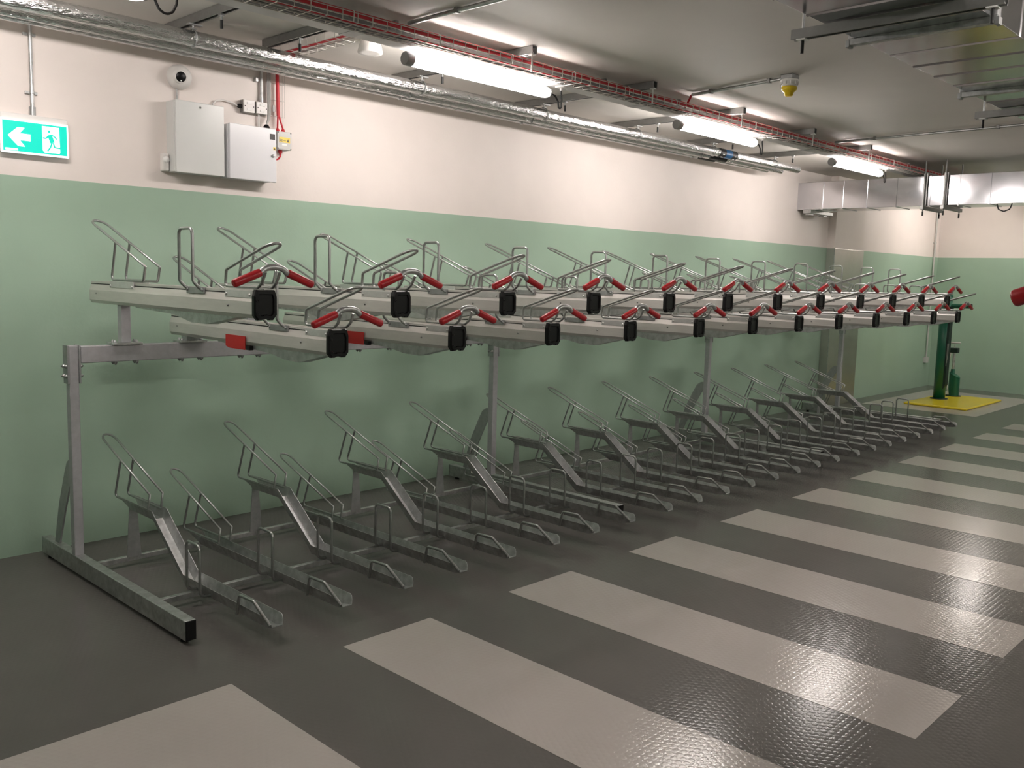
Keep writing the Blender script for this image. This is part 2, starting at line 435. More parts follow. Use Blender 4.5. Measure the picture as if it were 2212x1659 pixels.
# ------------------------------------------------------------------ upper trays
def upper_tray(hi):
    dz = 0 if hi else -.19; yr = -.212 if hi else -.409; yf = -2.09 if hi else -2.095
    zb, zt = 1.536 + dz, 1.664 + dz
    org = (0, -1.2, zb)
    t = thing('upper_tray', '', 'bike rack', org, 'raised upper bike trays' if hi else 'lowered upper bike trays')
    hw = .05
    sec = [(-hw, zt - .052), (-hw + .012, zt - .018), (-hw + .016, zt - .018), (-hw + .016, zt - .012), (-hw + .012, zt - .012), (-hw + .012, zt),
           (-hw + .024, zt), (-hw + .026, zt - .03), (hw - .026, zt - .03), (hw - .024, zt), (hw - .012, zt),
           (hw - .012, zt - .012), (hw - .016, zt - .012), (hw - .016, zt - .018), (hw - .012, zt - .018), (hw, zt - .052), (hw, zb + .018), (hw - .012, zb), (-hw + .012, zb), (-hw, zb + .018)]
    b = MB(); b.prism(sec, 1, yr, yf); b.build('gutter', M_ALU, t, org)
    # dark slots along both edges
    b = MB()
    for s in (-1, 1): b.box(s * (hw - .0125) - .0012, s * (hw - .0125) + .0012, yf + .002, yr - .002, zt - .0175, zt - .0125)
    b.build('slot', M_DARK, t, org)
    b = MB()
    for s in (-1, 1):
        b.lathe((s * hw, -1.86, zt - .075), (s, 0, 0), [(.006, 0), (.006, .003), (0, .0035)], 8)
        b.lathe((s * hw, yr - .1, zt - .07), (s, 0, 0), [(.005, 0), (.005, .002), (0, .0025)], 8)
    b.build('rivet', M_STRUT, t, org)
    # black end cap with a recessed centre
    cw = .058; z0, z1 = zb - .008, zt + .004
    out = [(-cw + .01, z1), (cw - .01, z1), (cw, z1 - .03), (cw, z0 + .022), (cw - .018, z0), (.02, z0), (.016, z0 + .005), (-.016, z0 + .005), (-.02, z0), (-cw + .018, z0), (-cw, z0 + .022), (-cw, z1 - .03)]
    b = MB()
    def ring(k, y): return [(x * k, y, (z - (z0 + z1) / 2) * k + (z0 + z1) / 2) for x, z in out]
    rr = [ring(1, yf), ring(1, yf - .018), ring(.93, yf - .028), ring(.72, yf - .028), ring(.66, yf - .020)]
    b.rings(rr, smooth=False)
    for zz in (z1 - .05, z0 + .03):
        b.lathe((-.046, yf - .026, zz), (0, -1, 0), [(.007, 0), (.007, .004), (.003, .004), (.003, .001)], 8)
    b.build('end_cap', M_BLACK, t, org)
    r = .0072
    # rear wheel hoop
    dy = 0 if hi else -.2; dzr = 0 if hi else -.2
    w = .04; b = MB()
    fy, fz, ty, tz = -.958, 1.757, -.214, 2.022
    L = V((0, ty - fy, tz - fz)).normalized()
    def Q(s, y, z): return (s * w, y + dy, z + dzr)
    tc = V((0, ty + dy, tz + dzr)) - L * (w * 2)
    mid = [V((-w, tc.y, tc.z))] + [V((-w * math.cos(math.pi * k / 8), tc.y, tc.z)) + L * (w * 2 * math.sin(math.pi * k / 8)) for k in range(1, 8)] + [V((w, tc.y, tc.z))]
    b.tube([Q(-1, -.93, 1.682 + (0 if hi else .01)), Q(-1, fy, fz)] + mid + [Q(1, fy, fz), Q(1, -.93, 1.682 + (0 if hi else .01))], r, 8)
    zrail = zt + .014
    for s in (-1, 1):
        b.tube([Q(s, -.58, 1.893), (s * w, -.513 + dy, zrail), (s * w, -.93 + dy, zrail), (s * w, -.957 + dy, fz + dzr)], r, 8, fil=.022)
    b.build('rear_wheel_hoop', M_TUBE, t, org)
    b = MB()
    for s in (-1, 1):
        b.box(s * (hw - .006) - .003, s * (hw - .006) + .003, -.815 + dy, -.50 + dy, zt - .030, zt + .006, .001)
        for yy in (-.80, -.515): b.lathe((s * (hw - .003), yy + dy, zt - .02), (s, 0, 0), [(.006, 0), (.006, .004), (0, .005)], 8)
    b.build('rear_bracket', M_ZINC, t, org)
    # front hoop leading up to the handle
    dzf = dz; dyf = 0 if hi else -.068
    w = .037; b = MB()
    fy, fz, ty, tz = -1.822 + dyf, 1.755 + dzf, -2.218 + dyf, 1.879 + dzf
    L = V((0, ty - fy, tz - fz)).normalized(); tc = V((0, ty, tz)) - L * (w * 2)
    mid = [V((-w, tc.y, tc.z))] + [V((-w * math.cos(math.pi * k / 8), tc.y, tc.z)) + L * (w * 2 * math.sin(math.pi * k / 8)) for k in range(1, 8)] + [V((w, tc.y, tc.z))]
    ye = -2.13 if hi else -2.15
    yh = -2.185 if hi else -2.195
    lower = lambda s: [(s * w, yh + .012, 1.748 + dz), (s * w, ye - .012, 1.70 + dz), (s * w, ye + .02, zrail), (s * w, -1.814 + dyf, zrail), (s * w, fy, fz)]
    pts = fillet([V(q) for q in lower(-1)] + [V(mid[0])], .02, 4)[:-1] + mid
    pts2 = fillet([V(q) for q in lower(1)] + [V(mid[-1])], .02, 4)
    b.tube(pts + list(reversed(pts2))[1:], r, 8)
    b.build('front_wheel_hoop', M_TUBE, t, org)
    b = MB()
    for s in (-1, 1):
        b.box(s * (hw - .006) - .003, s * (hw - .006) + .003, -2.075 + dyf * .3, -1.825 + dyf, zt - .036, zt - .002, .001)
        for yy in (-2.055 + dyf * .3, -1.84 + dyf): b.lathe((s * (hw - .003), yy, zt - .022), (s, 0, 0), [(.007, 0), (.007, .004), (0, .005)], 8)
    b.build('front_bracket', M_ZINC, t, org)
    # guard hoop on the left edge
    dyg = 0 if hi else -.112
    b = MB(); gx = -.082; y0, y1 = -1.438 + dyg, -1.578 + dyg
    b.tube([(-.03, y0 - .03, zt - .008), (-.055, y0 - .015, zt - .004), (gx, y0, zt + .03), (gx, y0, zt + .288), (gx, y1, zt + .288), (gx, y1, zt + .03), (-.055, y1 - .015, zt - .004), (-.03, y1 - .03, zt - .008)], .0082, 8, fil=.028)
    b.build('guard_hoop', M_TUBE, t, org)
    b = MB(); b.box(-.050, -.040, y1 - .045, y0 - .005, zt - .03, zt + .002, .001)
    for yy in (y0 - .02, y1 - .032): b.lathe((-.050, yy, zt - .012), (-1, 0, 0), [(.007, 0), (.007, .006), (0, .007)], 8)
    b.build('guard_bracket', M_GALVD, t, org)
    # handlebar with two red grips
    zc = 1.752 + dz
    b = MB(); arc = [(-.16, yh, 1.712 + dz), (-.075, yh, 1.744 + dz)]
    for k in range(0, 9):
        a = math.pi * (k / 8 - .5) * .9
        arc.append((.066 * math.sin(a) * 1.0, yh, 1.742 + dz + .031 * math.cos(a)))
    arc += [(.075, yh, 1.744 + dz), (.16, yh, 1.712 + dz)]
    b.tube(arc, .0145, 10); hb = b.build('handlebar', M_GALV, t, org)
    for s in (-1, 1):
        p0 = V((s * .071, yh, 1.7465 + dz)); p1 = V((s * .203, yh, 1.695 + dz)); d = (p1 - p0).normalized()
        MB().tube([p0, p0 + d * .003, p0.lerp(p1, .5), p1 - d * .006, p1 - d * .002, p1], [.0175, .0188, .019, .019, .0165, .0105], 14).build('grip', M_RED, hb, org)
    # slide rail under the gutter
    if hi: poly = [(-.81, zb), (-.81, zb - .006), (-1.27, zb - .02), (-1.46, zb - .052), (-1.61, zb - .052), (-1.93, zb)]
    else: poly = [(-.98, zb), (-.98, zb - .006), (-1.54, zb - .03), (-1.69, zb - .054), (-1.82, zb - .056), (-2.06, zb)]
    MB().prism(poly, 0, -.034, .034).build('slide_rail', M_GALV, t, org)
    if not hi:
        x = -.056
        b = MB(); poly = [(-1.115, 1.393), (-1.327, 1.393), (-1.327, 1.318), (-1.16, 1.318), (-1.115, 1.328)]
        b.prism(poly, 0, x - .0035, x); b.build('stop_plate', M_REDPL, t, org)['label'] = 'red stop plate'
        MB().box(-.058, -.03, -1.37, -1.33, 1.318, 1.342, .004).build('bumper', M_BLACK, t, org)
    return t
P_UH, P_UL = upper_tray(True), upper_tray(False)
for i in range(24):
    hi = i % 2 == 0; j = i // 2
    p = P_UH if hi else P_UL
    lab = ('upper bike tray in the higher line, red grips, ' if hi else 'upper bike tray in the lower line, red grips, ') + nth(j, 12)
    loc = (unit_x(i), -1.2, 1.536 if hi else 1.346)
    if j == 0: p.location = loc; p['label'] = lab
    else: dup(p, loc, lab)
# tray of another rack beside the camera, only the end of one grip shows at the right edge of the photo
nb = dup(P_UH, (3.058, -5.425, 1.583), 'tray of another rack, only one red grip tip shows at the right edge', -math.pi / 2)
nb['group'] = 'tray of another rack'
MB().box(-.03, .03, -.63, -.57, -1.583, 0).build('mount_post', M_BEAM, nb)

# ------------------------------------------------------------------ exit sign
og = (1.816, 0, 2.387)
t = thing('exit_sign', 'lit green exit sign with white left arrow and running figure', 'sign', og)
MB().box(1.634, 1.998, -.048, 0, 2.392, 2.612, .006).build('housing', M_PLAS, t, og)
MB().box(1.628, 1.998, -.058, -.047, 2.385, 2.578, .004).build('light_panel', M_SWHITE, t, og)
x0, x1, z0, z1 = 1.639, 1.987, 2.397, 2.566
gp = MB().box(x0, x1, -.0605, -.0575, z0, z1).build('green_face', M_SGREEN, t, og)
W_, H_ = x1 - x0, z1 - z0
def sx(u): return x0 + u * W_
def sz(v): return z0 + v * H_
b = MB(); yy = -.0615
arrow = [(.07, .5), (.225, .80), (.335, .80), (.255, .60), (.42, .60), (.42, .37), (.255, .37), (.335, .17), (.225, .17)]
b.prism([(sx(u), sz(v)) for u, v in arrow], 1, yy, yy + .001)
b.build('arrow', M_SWHITE, gp, og)
b = MB()
b.prism([(sx(u), sz(v)) for u, v in [(.605, .94), (.875, .94), (.885, .10), (.875, .05), (.64, .04), (.605, .12)]], 1, yy, yy + .001)
b.build('doorway', M_SWHITE, gp, og)
b = MB(); yy2 = -.0625
def lim(ps, w):
    for (a, c) in zip(ps[:-1], ps[1:]):
        d = V((c[0] - a[0], (c[1] - a[1]) * H_ / W_)).normalized(); nx, nz = -d.y * w, d.x * w * W_ / H_
        b.prism([(sx(a[0] + nx), sz(a[1] + nz)), (sx(c[0] + nx), sz(c[1] + nz)), (sx(c[0] - nx), sz(c[1] - nz)), (sx(a[0] - nx), sz(a[1] - nz))], 1, yy2, yy2 + .001)
lim([(.72, .66), (.765, .40)], .036)
lim([(.705, .64), (.665, .53), (.61, .535)], .011)
lim([(.75, .66), (.80, .62), (.83, .53)], .011)
lim([(.755, .40), (.73, .24), (.68, .10)], .011)
lim([(.775, .40), (.80, .25), (.93, .24)], .011)
b.lathe((sx(.712), yy2, sz(.77)), (0, 1, 0), [(.0075, 0), (.0075, .001)], 14)
b.build('running_figure', M_SGREEN, gp, og)
MB().box(sx(.03), sx(.22), yy, yy + .001, sz(.02), sz(.085)).build('maker_strip', M_SWHITE, gp, og)
# conduit above the sign
og = (1.815, -.02, 2.61)
t = thing('wall_conduit', 'short vertical steel conduit rising from the exit sign', 'conduit', og)
MB().cyl((1.814, -.022, 2.612), (1.814, -.022, 3.24), .0105, 12).build('conduit_tube', M_GALV, t, og)
MB().cyl((1.814, -.022, 2.612), (1.814, -.022, 2.662), .017, 12).build('coupler', M_GALVD, t, og)
for zz in (3.07, 2.742):
    MB().box(1.780, 1.848, -.016, 0, zz - .008, zz + .008, .002).tube([(1.814, -.022, zz - .007), (1.814, -.022, zz + .007)], .0145, 12).build('saddle', M_GALV, t, og)

# ------------------------------------------------------------------ electrical group on the wall
og = (2.80, 0, 2.37)
t = thing('electrical_cabinet', 'tall pale grey wall cabinet below the dome camera', 'cabinet', og)
MB().box(2.630, 2.975, -.102, .003, 2.370, 2.820, .004).build('body', M_PANEL, t, og)
d = MB().box(2.636, 2.972, -.121, -.1025, 2.367, 2.822, .004).build('door', M_PANEL, t, og)
MB().lathe((2.804, -.121, 2.792), (0, -1, 0), [(.007, 0), (.007, .003), (.003, .003), (.003, 0)], 10).build('lock', M_STRUT, d, og)
og = (3.18, 0, 2.36)
t = thing('electrical_cabinet', 'lower white wall cabinet beside the taller grey one', 'cabinet', og)
MB().box(3.005, 3.352, -.100, .003, 2.366, 2.722, .004).build('body', M_PANELW, t, og)
d = MB().box(3.010, 3.366, -.122, -.1005, 2.363, 2.727, .004).build('door', M_PANELW, t, og)
MB().box(3.314, 3.354, -.1232, -.1215, 2.653, 2.692).build('black_label', M_LINE, d, og)
MB().box(3.340, 3.361, -.1232, -.1215, 2.583, 2.604).build('warning_label', M_YEL, d, og)
MB().prism([(3.3445, 2.587), (3.3575, 2.587), (3.351, 2.600)], 1, -.1238, -.1230).build('warning_triangle', M_LINE, d, og)
MB().lathe((3.338, -.122, 2.543), (0, -1, 0), [(.012, 0), (.012, .004), (.008, .006), (.008, .012), (0, .0125)], 12).box(3.327, 3.349, -.142, -.133, 2.538, 2.548, .002).build('lock_handle', M_GALV, d, og)
og = (3.45, 0, 2.6)
t = thing('junction_box', 'small grey junction box with yellow label, red cables', 'junction box', og)
MB().box(3.388, 3.502, -.080, 0, 2.600, 2.722, .004).build('body', M_GREYPL, t, og)
ld = MB().box(3.387, 3.503, -.098, -.0805, 2.599, 2.723, .004).build('lid', M_GREYPL, t, og)
b = MB()
for xx in (3.394, 3.496):
    for zz in (2.606, 2.716): b.lathe((xx, -.098, zz), (0, -1, 0), [(.0045, 0), (.0045, .0015), (0, .002)], 8)
b.build('screw', M_LINE, ld, og)
lb = MB().box(3.403, 3.489, -.0992, -.0975, 2.648, 2.684).build('yellow_label', M_YEL, ld, og)
MB().prism([(3.463, 2.653), (3.482, 2.653), (3.4725, 2.677)], 1, -.0998, -.0990).box(3.407, 3.428, -.0998, -.0990, 2.655, 2.659).box(3.407, 3.428, -.0998, -.0990, 2.666, 2.669).box(3.434, 3.456, -.0998, -.0990, 2.66, 2.663).build('label_print', M_LINE, lb, og)
MB().box(3.424, 3.464, -.0992, -.0975, 2.628, 2.640).build('white_label', M_STICK, ld, og)
for (gx_, gz, dr) in ((3.422, 2.723, 1), (3.466, 2.723, 1), (3.443, 2.599, -1)):
    MB().lathe((gx_, -.045, gz), (0, 0, dr), [(.015, 0), (.015, .012), (.010, .022), (.007, .028), (0, .0285)], 12).build('red_gland', M_REDC, t, og)
tag(MB().tube([(3.419, -.045, 3.23), (3.421, -.045, 3.12), (3.425, -.045, 2.95), (3.429, -.045, 2.835)], .0125, 8).tube([(3.427, -.045, 2.85), (3.424, -.045, 2.80), (3.422, -.045, 2.748)], .0065, 8)
    .tube([(3.431, -.045, 2.85), (3.446, -.045, 2.80), (3.466, -.045, 2.748)], .0065, 8).build('red_cable', M_REDC, None, (3.425, -.045, 2.75)),
    'thick red cable dropping down the wall into the yellow labelled junction box', 'cable')
tag(MB().tube([(3.443, -.045, 2.574), (3.442, -.045, 2.555), (3.432, -.04, 2.538), (3.405, -.03, 2.528), (3.380, -.02, 2.524)], .0065, 8).build('red_cable', M_REDC, None, (3.44, -.045, 2.53)),
    'short red cable tail under the yellow labelled junction box', 'cable')
for k, (xa, xb, za, zb_) in enumerate([(3.153, 3.238, 2.824, 2.908), (3.252, 3.336, 2.826, 2.908)]):
    og = ((xa + xb) / 2, 0, za)
    t = thing('switch_box', ('left' if k == 0 else 'right') + ' of two steel fused switch boxes above the white cabinet', 'switch', og, 'metal switch boxes on the wall')
    MB().box(xa, xb, -.045, 0, za, zb_, .004).build('back_box', M_STRUT, t, og)
    fp = MB().box(xa + .001, xb - .001, -.058, -.0455, za + .001, zb_ - .001, .003).build('front_plate', M_PLAS, t, og)
    cx = (xa + xb) / 2; cz = (za + zb_) / 2
    MB().box(cx - .018, cx + .018, -.0615, -.0578, cz + .012, cz + .026, .001).build('switch_label', M_STICK, fp, og)
    MB().box(cx - .015, cx + .015, -.0625, -.0578, cz - .028, cz - .012, .002).build('fuse_carrier', M_STICK, fp, og)
    b = MB()
    for s in (-1, 1): b.lathe((cx + s * .032, -.058, cz - .002), (0, -1, 0), [(.004, 0), (.004, .0015), (0, .002)], 8)
    b.build('screw', M_LINE, fp, og)
tag(MB().lathe((3.152, -.025, 2.862), (-1, 0, 0), [(.015, 0), (.015, .02), (.008, .03), (0, .0305)], 12).build('cable_gland', M_BLACK, None, (3.14, -.025, 2.86)), 'black gland on the left switch box', 'gland')
tag(MB().tube([(3.124, -.025, 2.862), (3.09, -.022, 2.876), (3.03, -.02, 2.884), (2.97, -.018, 2.874), (2.945, -.016, 2.845), (2.940, -.05, 2.8205)], .005, 8, fil=.02).build('white_cable', M_PLAS, None, (3.03, -.02, 2.82)), 'thin white cable looping from the switch box into the tall cabinet', 'cable')
tag(MB().cyl((3.310, -.02, 2.908), (3.310, -.02, 3.235), .0105, 10).tube([(3.31, -.02, 2.908), (3.31, -.02, 2.945)], .015, 10).build('wall_conduit', M_GALV, None, (3.31, -.02, 2.908)), 'steel conduit dropping to the right fused switch box', 'conduit')
tag(MB().cyl((3.288, -.02, 2.728), (3.288, -.02, 2.826), .007, 10).build('white_cable', M_PLAS, None, (3.288, -.02, 2.73)), 'short white conduit between switch boxes and white cabinet', 'conduit')
tag(MB().box(3.262, 3.284, -.03, .003, 3.045, 3.075, .003).build('cable_clip', M_GALV, None, (3.27, 0, 3.05)), 'small metal cable clip high on the wall beside the conduit', 'clip')
tag(MB().lathe((3.325, -.06, 2.725), (0, 0, 1), [(.022, 0), (.022, .02), (.012, .034), (0, .0345)], 14).build('cable_gland', M_BLACK, None, (3.325, -.06, 2.725)), 'large black gland on top of the white cabinet', 'gland')
b = MB()
for k in range(3): b.tube([(3.352 + .011 * k, -.03, 3.23), (3.354 + .010 * k, -.03, 2.86), (3.345 + .006 * k, -.045, 2.80), (3.325, -.06, 2.758)], .005, 6, fil=.03)
tag(b.build('grey_cables', M_CABG, None, (3.36, -.03, 2.8)), 'bunch of thin grey cables entering the black gland', 'cable')
b = MB()
for xx in (3.372, 3.43, 3.478, 3.497): b.cyl((xx, -.018, 2.83), (xx, -.018, 3.235), .0018, 6)
for zz in (3.057, 2.944, 2.833): b.tube([(3.368, -.018, zz), (3.499, -.018, zz)], .0018, 6).cyl((3.372, 0, zz), (3.372, -.018, zz), .0018, 6)
tag(b.build('cable_basket', M_WIRE, None, (3.44, -.02, 2.83)), 'vertical wire cable basket behind the red wall cable', 'cable tray')
tag(MB().box(3.398, 3.416, -.03, -.018, 2.862, 2.905, .001).build('cable_tag', M_STICK, None, (3.407, -.02, 2.86)), 'small white tag hung beside the red wall cable', 'tag')
og = (2.60, 0, 2.37)
t = thing('motion_sensor', 'small white motion sensor left of the tall cabinet', 'sensor', og)
MB().box(2.582, 2.624, -.05, .003, 2.372, 2.487, .01).build('body', M_PLAS, t, og)
MB().lathe((2.603, -.045, 2.445), (0, -1, 0), [(.022, 0), (.021, .008), (.014, .016), (0, .019)], 14).build('lens', M_STICK, t, og)
og = (2.715, 0, 2.98)
t = thing('dome_camera', 'white dome security camera above the tall cabinet', 'camera', og)
MB().lathe((2.715, 0, 2.982), (0, -1, 0), [(.078, 0), (.080, .01), (.078, .03), (.068, .055), (.05, .075), (.03, .084), (0, .086)], 28).build('shell', M_PLAS, t, og)
e = MB().lathe((2.697, -.056, 2.980), (-.12, -.95, -.25), [(.046, 0), (.046, .022), (.038, .034), (.034, .034)], 24).build('lens_ring', M_PLAS, t, og)
lz = MB().lathe((2.6925, -.087, 2.972), (-.12, -.95, -.25), [(.034, 0), (.032, .003), (0, .004)], 20).build('lens', M_BLACK, e, og)
b = MB()
for k in range(3):
    a = 2.1 * k + .4
    b.lathe((2.692 + .026 * math.cos(a), -.0885 + .007 * math.sin(a), 2.972 + .026 * math.sin(a)), (-.12, -.95, -.25), [(.005, 0), (.004, .005), (0, .006)], 8)
b.build('infrared_light', M_STICK, lz, og)
MB().cyl((2.699, -.012, 2.842), (2.699, -.012, 2.905), .006, 8).build('cable_entry', M_STRUT, t, og)

# ------------------------------------------------------------------ ceiling services
# struts across the ceiling
SX = [2.56, 3.15, 4.34, 5.69, 7.01, 8.35, 9.67]
where = ['nearest the camera above the exit sign', 'above the switch boxes', 'beside the near end of first lit tube', 'just past the far end of first lit tube', 'beside the near end of second lit tube', 'just past the far end of second lit tube', 'beside the third lit tube']
for k, x in enumerate(SX):
    og = (x, -1.0, 3.195)
    t = thing('ceiling_strut', 'slotted steel strut channel under the ceiling, ' + where[k], 'strut', og, 'strut channels under the ceiling')
    yn = -1.65 if k > 1 else -1.29
    ya = -.34 if k == 1 else -.17
    b = MB(); h = .0225; z0, z1 = 3.198, 3.247
    sec = [(x - h, z1), (x - h, z0), (x - .012, z0), (x - .012, z0 + .007), (x - h + .003, z0 + .007), (x - h + .003, z1 - .003),
           (x + h - .003, z1 - .003), (x + h - .003, z0 + .007), (x + .012, z0 + .007), (x + .012, z0), (x + h, z0), (x + h, z1)]
    b.prism(sec, 1, yn, ya); b.build('channel', M_STRUT, t, og)
    MB().box(x - .0105, x + .0105, yn + .002, ya - .002, z1 - .006, z1 - .0035).build('slot', M_DARK, t, og)
    for yy in (-.45, yn + .25):
        MB().cyl((x, yy, 3.235), (x, yy, CH), .006, 8).build('fixing_rod', M_GALV, t, og)
    yb = -.86 if k == 0 else -.75
    MB().box(x - .014, x + .014, yb - .016, yb + .016, 3.188, 3.1985).cyl((x, yb, 3.19), (x, yb, 3.165), .006, 8).build('washer_plate', M_GALV, t, og)
    MB().cyl((x, yb, 3.165), (x, yb, 3.118), .009, 8).build('rubber_tip', M_BLKC, t, og)
    if k > 1:
        MB().cyl((x - .002, -1.628, 3.085), (x - .002, -1.628, 3.20), .006, 8).box(x - .018, x + .016, -1.645, -1.610, 3.190, 3.1995).build('drop_rod', M_STICK, t, og)
# foil lagged pipes along the wall
PIPES = [(-.52, 3.114, .045, 10.24, 8.44, 'large foil lagged pipe, outermost of three along the ceiling'),
         (-.37, 3.088, .027, 10.13, 8.50, 'slim foil lagged pipe, middle one of three beside the wall'),
         (-.26, 3.090, .025, 9.98, 8.45, 'slim foil lagged pipe, closest of three to the white wall')]
for k, (y, z, r, xe, xl, lab) in enumerate(PIPES):
    og = (3, y, z)
    t = thing('lagged_pipe', lab, 'pipe', og, 'foil lagged pipes')
    b = MB(); n = 150; pts = [(XB + .02 + (xe - XB - .02) * q / n, y, z) for q in range(n + 1)]
    b.tube(pts, [r * (1 + random.uniform(-.03, .03)) for _ in pts], 16); b.build('lagging', M_FOIL, t, og)
    for (xa, xb, m_, nm) in ((0, .11, M_LINE, 'dark_band'), (.11, .24, M_BLUE if k == 0 else M_LINE, 'blue_band' if k == 0 else 'dark_band'), (.24, .34, M_LINE, 'dark_band')):
        MB().tube([(xl + xa, y, z), (xl + xb, y, z)], r * 1.045, 18).build(nm, m_, t, og)
    if k == 0:
        for xx in (xl + .04, xl + .275):
            for a in (3.6, 4.4, 5.3):
                c = V((xx, y + r * 1.05 * math.cos(a), z + r * 1.05 * math.sin(a)))
                MB().box(c.x, c.x + .03, c.y - .004, c.y + .004, c.z - .004, c.z + .004).build('label_mark', M_STICK, t, og)
hw_ = ['nearest the camera', 'second', 'third', 'fourth', 'fifth', 'farthest']
for k, x in enumerate([SX[0]] + SX[2:]):
    og = (x, -.52, 3.1)
    t = thing('pipe_hanger', 'steel hanger ring holding the large lagged pipe, ' + hw_[k] + ' along the pipe', 'hanger', og, 'hangers of the large lagged pipe')
    MB().tube([(x, -.52 + .0495 * math.cos(a * math.pi / 10), 3.114 + .0495 * math.sin(a * math.pi / 10)) for a in range(20)], .004, 6, closed=True).build('ring', M_GALV, t, og)
    MB().cyl((x, -.52, 3.16), (x, -.52, 3.20), .006, 8).box(x - .016, x + .016, -.535, -.505, 3.166, 3.176, .002).build('rod', M_GALV, t, og)
    MB().box(x - .035, x + .05, -.54, -.50, 3.191, 3.1985).build('clip_plate', M_GALV, t, og)
for k, x in enumerate([SX[2], SX[3], SX[5]]):
    for (y, z, r, nm) in ((-.37, 3.088, .027, 'middle'), (-.26, 3.090, .025, 'innermost')):
        og = (x, y, z)
        t = thing('pipe_hanger', 'thin hanger holding the ' + nm + ' slim pipe, ' + ['near', 'centre', 'far'][k] + ' one of three', 'hanger', og, 'hangers of the slim lagged pipes')
        MB().tube([(x, y + (r + .003) * math.cos(a * math.pi / 8), z + (r + .003) * math.sin(a * math.pi / 8)) for a in range(16)], .003, 6, closed=True).build('ring', M_GALV, t, og)
        MB().cyl((x, y, z + r), (x, y, 3.1985), .004, 8).build('rod', M_GALV, t, og)
# trunking
og = (4, -1.378, 3.12)
TX1 = 13.2
tr = thing('lighting_trunking', 'long grey steel lighting trunking above the tube lights', 'trunking', og)
MB().box(XB + .02, TX1, -1.450, -1.306, 3.120, 3.182, .004).build('trunking_body', M_TRUNK, tr, og)
MB().box(XB + .02, TX1, -1.446, -1.310, 3.1165, 3.1202, .001).build('trunking_lid', M_LID, tr, og)
for x in (1.2, 3.05, 4.2, 5.8, 8.75):
    MB().box(x, x + .09, -1.455, -1.301, 3.114, 3.186, .002).build('coupler_sleeve', M_TRUNK, tr, og)
b = MB()
for q in range(16):
    x = XB + .9 + q * 1.0
    b.box(x - .012, x + .012, -1.40, -1.36, 3.182, CH)
b.build('suspension_bracket', M_STRUT, tr, og)
# lamps
def tube_light(x0, y, z):
    og = (x0, y, z)
    t = thing('tube_light', '', 'light', og, 'tubular ceiling lights')
    L = 1.335; r = .039
    MB().tube([(x0 + .055, y, z), (x0 + .06, y, z), (x0 + L - .08, y, z), (x0 + L - .05, y, z), (x0 + L - .03, y, z)], [r * .98, r, r, r * .9, r * .6], 20).build('diffuser', M_LAMP, t, og)
    MB().tube([(x0, y, z), (x0 + .006, y, z), (x0 + .054, y, z)], [.038, .042, .042], 18).build('end_cap', M_LCAP, t, og)
    MB().tube([(x0 + L - .03, y, z), (x0 + L - .012, y, z), (x0 + L, y, z)], [.030, .028, .014], 14).build('end_cap', M_LCAP, t, og)
    for xx in (x0 + .14, x0 + L - .12):
        MB().box(xx - .009, xx + .009, y - .003, y + .003, z + .036, z + .0665).tube([(xx, y + .039 * math.cos(a), z + .039 * math.sin(a)) for a in [q * math.pi / 10 for q in range(1, 10)]], .003, 6).build('clip', M_STRUT, t, og)
    xx = x0 + L
    MB().tube([(xx - .005, y, z), (xx + .045, y, z - .008), (xx + .078, y, z - .04), (xx + .086, y, z - .088), (xx + .104, y - .006, z - .09), (xx + .110, y - .006, z - .03), (xx + .108, y, z + .02), (xx + .11, y, z + .067)], .0065, 8, fil=.03).build('flex', M_BLKC, t, og)
    MB().lathe((xx + .11, y, z + .067), (0, 0, -1), [(.045, 0), (.045, .006), (.03, .012), (.012, .014), (.012, .03), (0, .031)], 16).build('cable_outlet', M_PLAS, t, og)
    return t
LY, LZ = -1.376, 3.052
la = tube_light(3.478, LY, LZ); la['label'] = 'lit tubular ceiling light, largest and nearest of the three in view'
dup(la, (6.388, LY, LZ), 'lit tubular ceiling light, middle one of the three in view')
dup(la, (9.307, LY, LZ), 'lit tubular ceiling light, farthest of three, just before the far duct')
l0 = dup(la, (.565, LY, LZ), 'tubular light above the frame, its black cable loop hanging at top left')
for c in l0.children:
    if c.name.startswith('flex'):
        c.data = c.data.copy(); fx = MB().tube([(1.335, 0, 0), (1.362, 0, .0), (1.37, 0, -.02), (1.385, 0, -.05), (1.41, 0, -.064), (1.43, 0, -.064), (1.455, 0, -.05), (1.475, 0, -.01), (1.478, 0, .03), (1.45, 0, .066)], .0065, 8, fil=.03)
        tmp = fx.build('flex_loop', M_BLKC); c.data = tmp.data; bpy.data.objects.remove(tmp)
dup(la, (14.55, LY, 3.185), 'tubular ceiling light hidden behind the far duct')
for k, x in enumerate((-1.6, 1.7, 5.0, 8.3, 11.6, 14.6)):  # unseen second lamp row, added to brighten the room
    dup(la, (x, -6.4, 3.18), ORD[k] + ' tubular light of an unseen row added over the open floor for brightness')
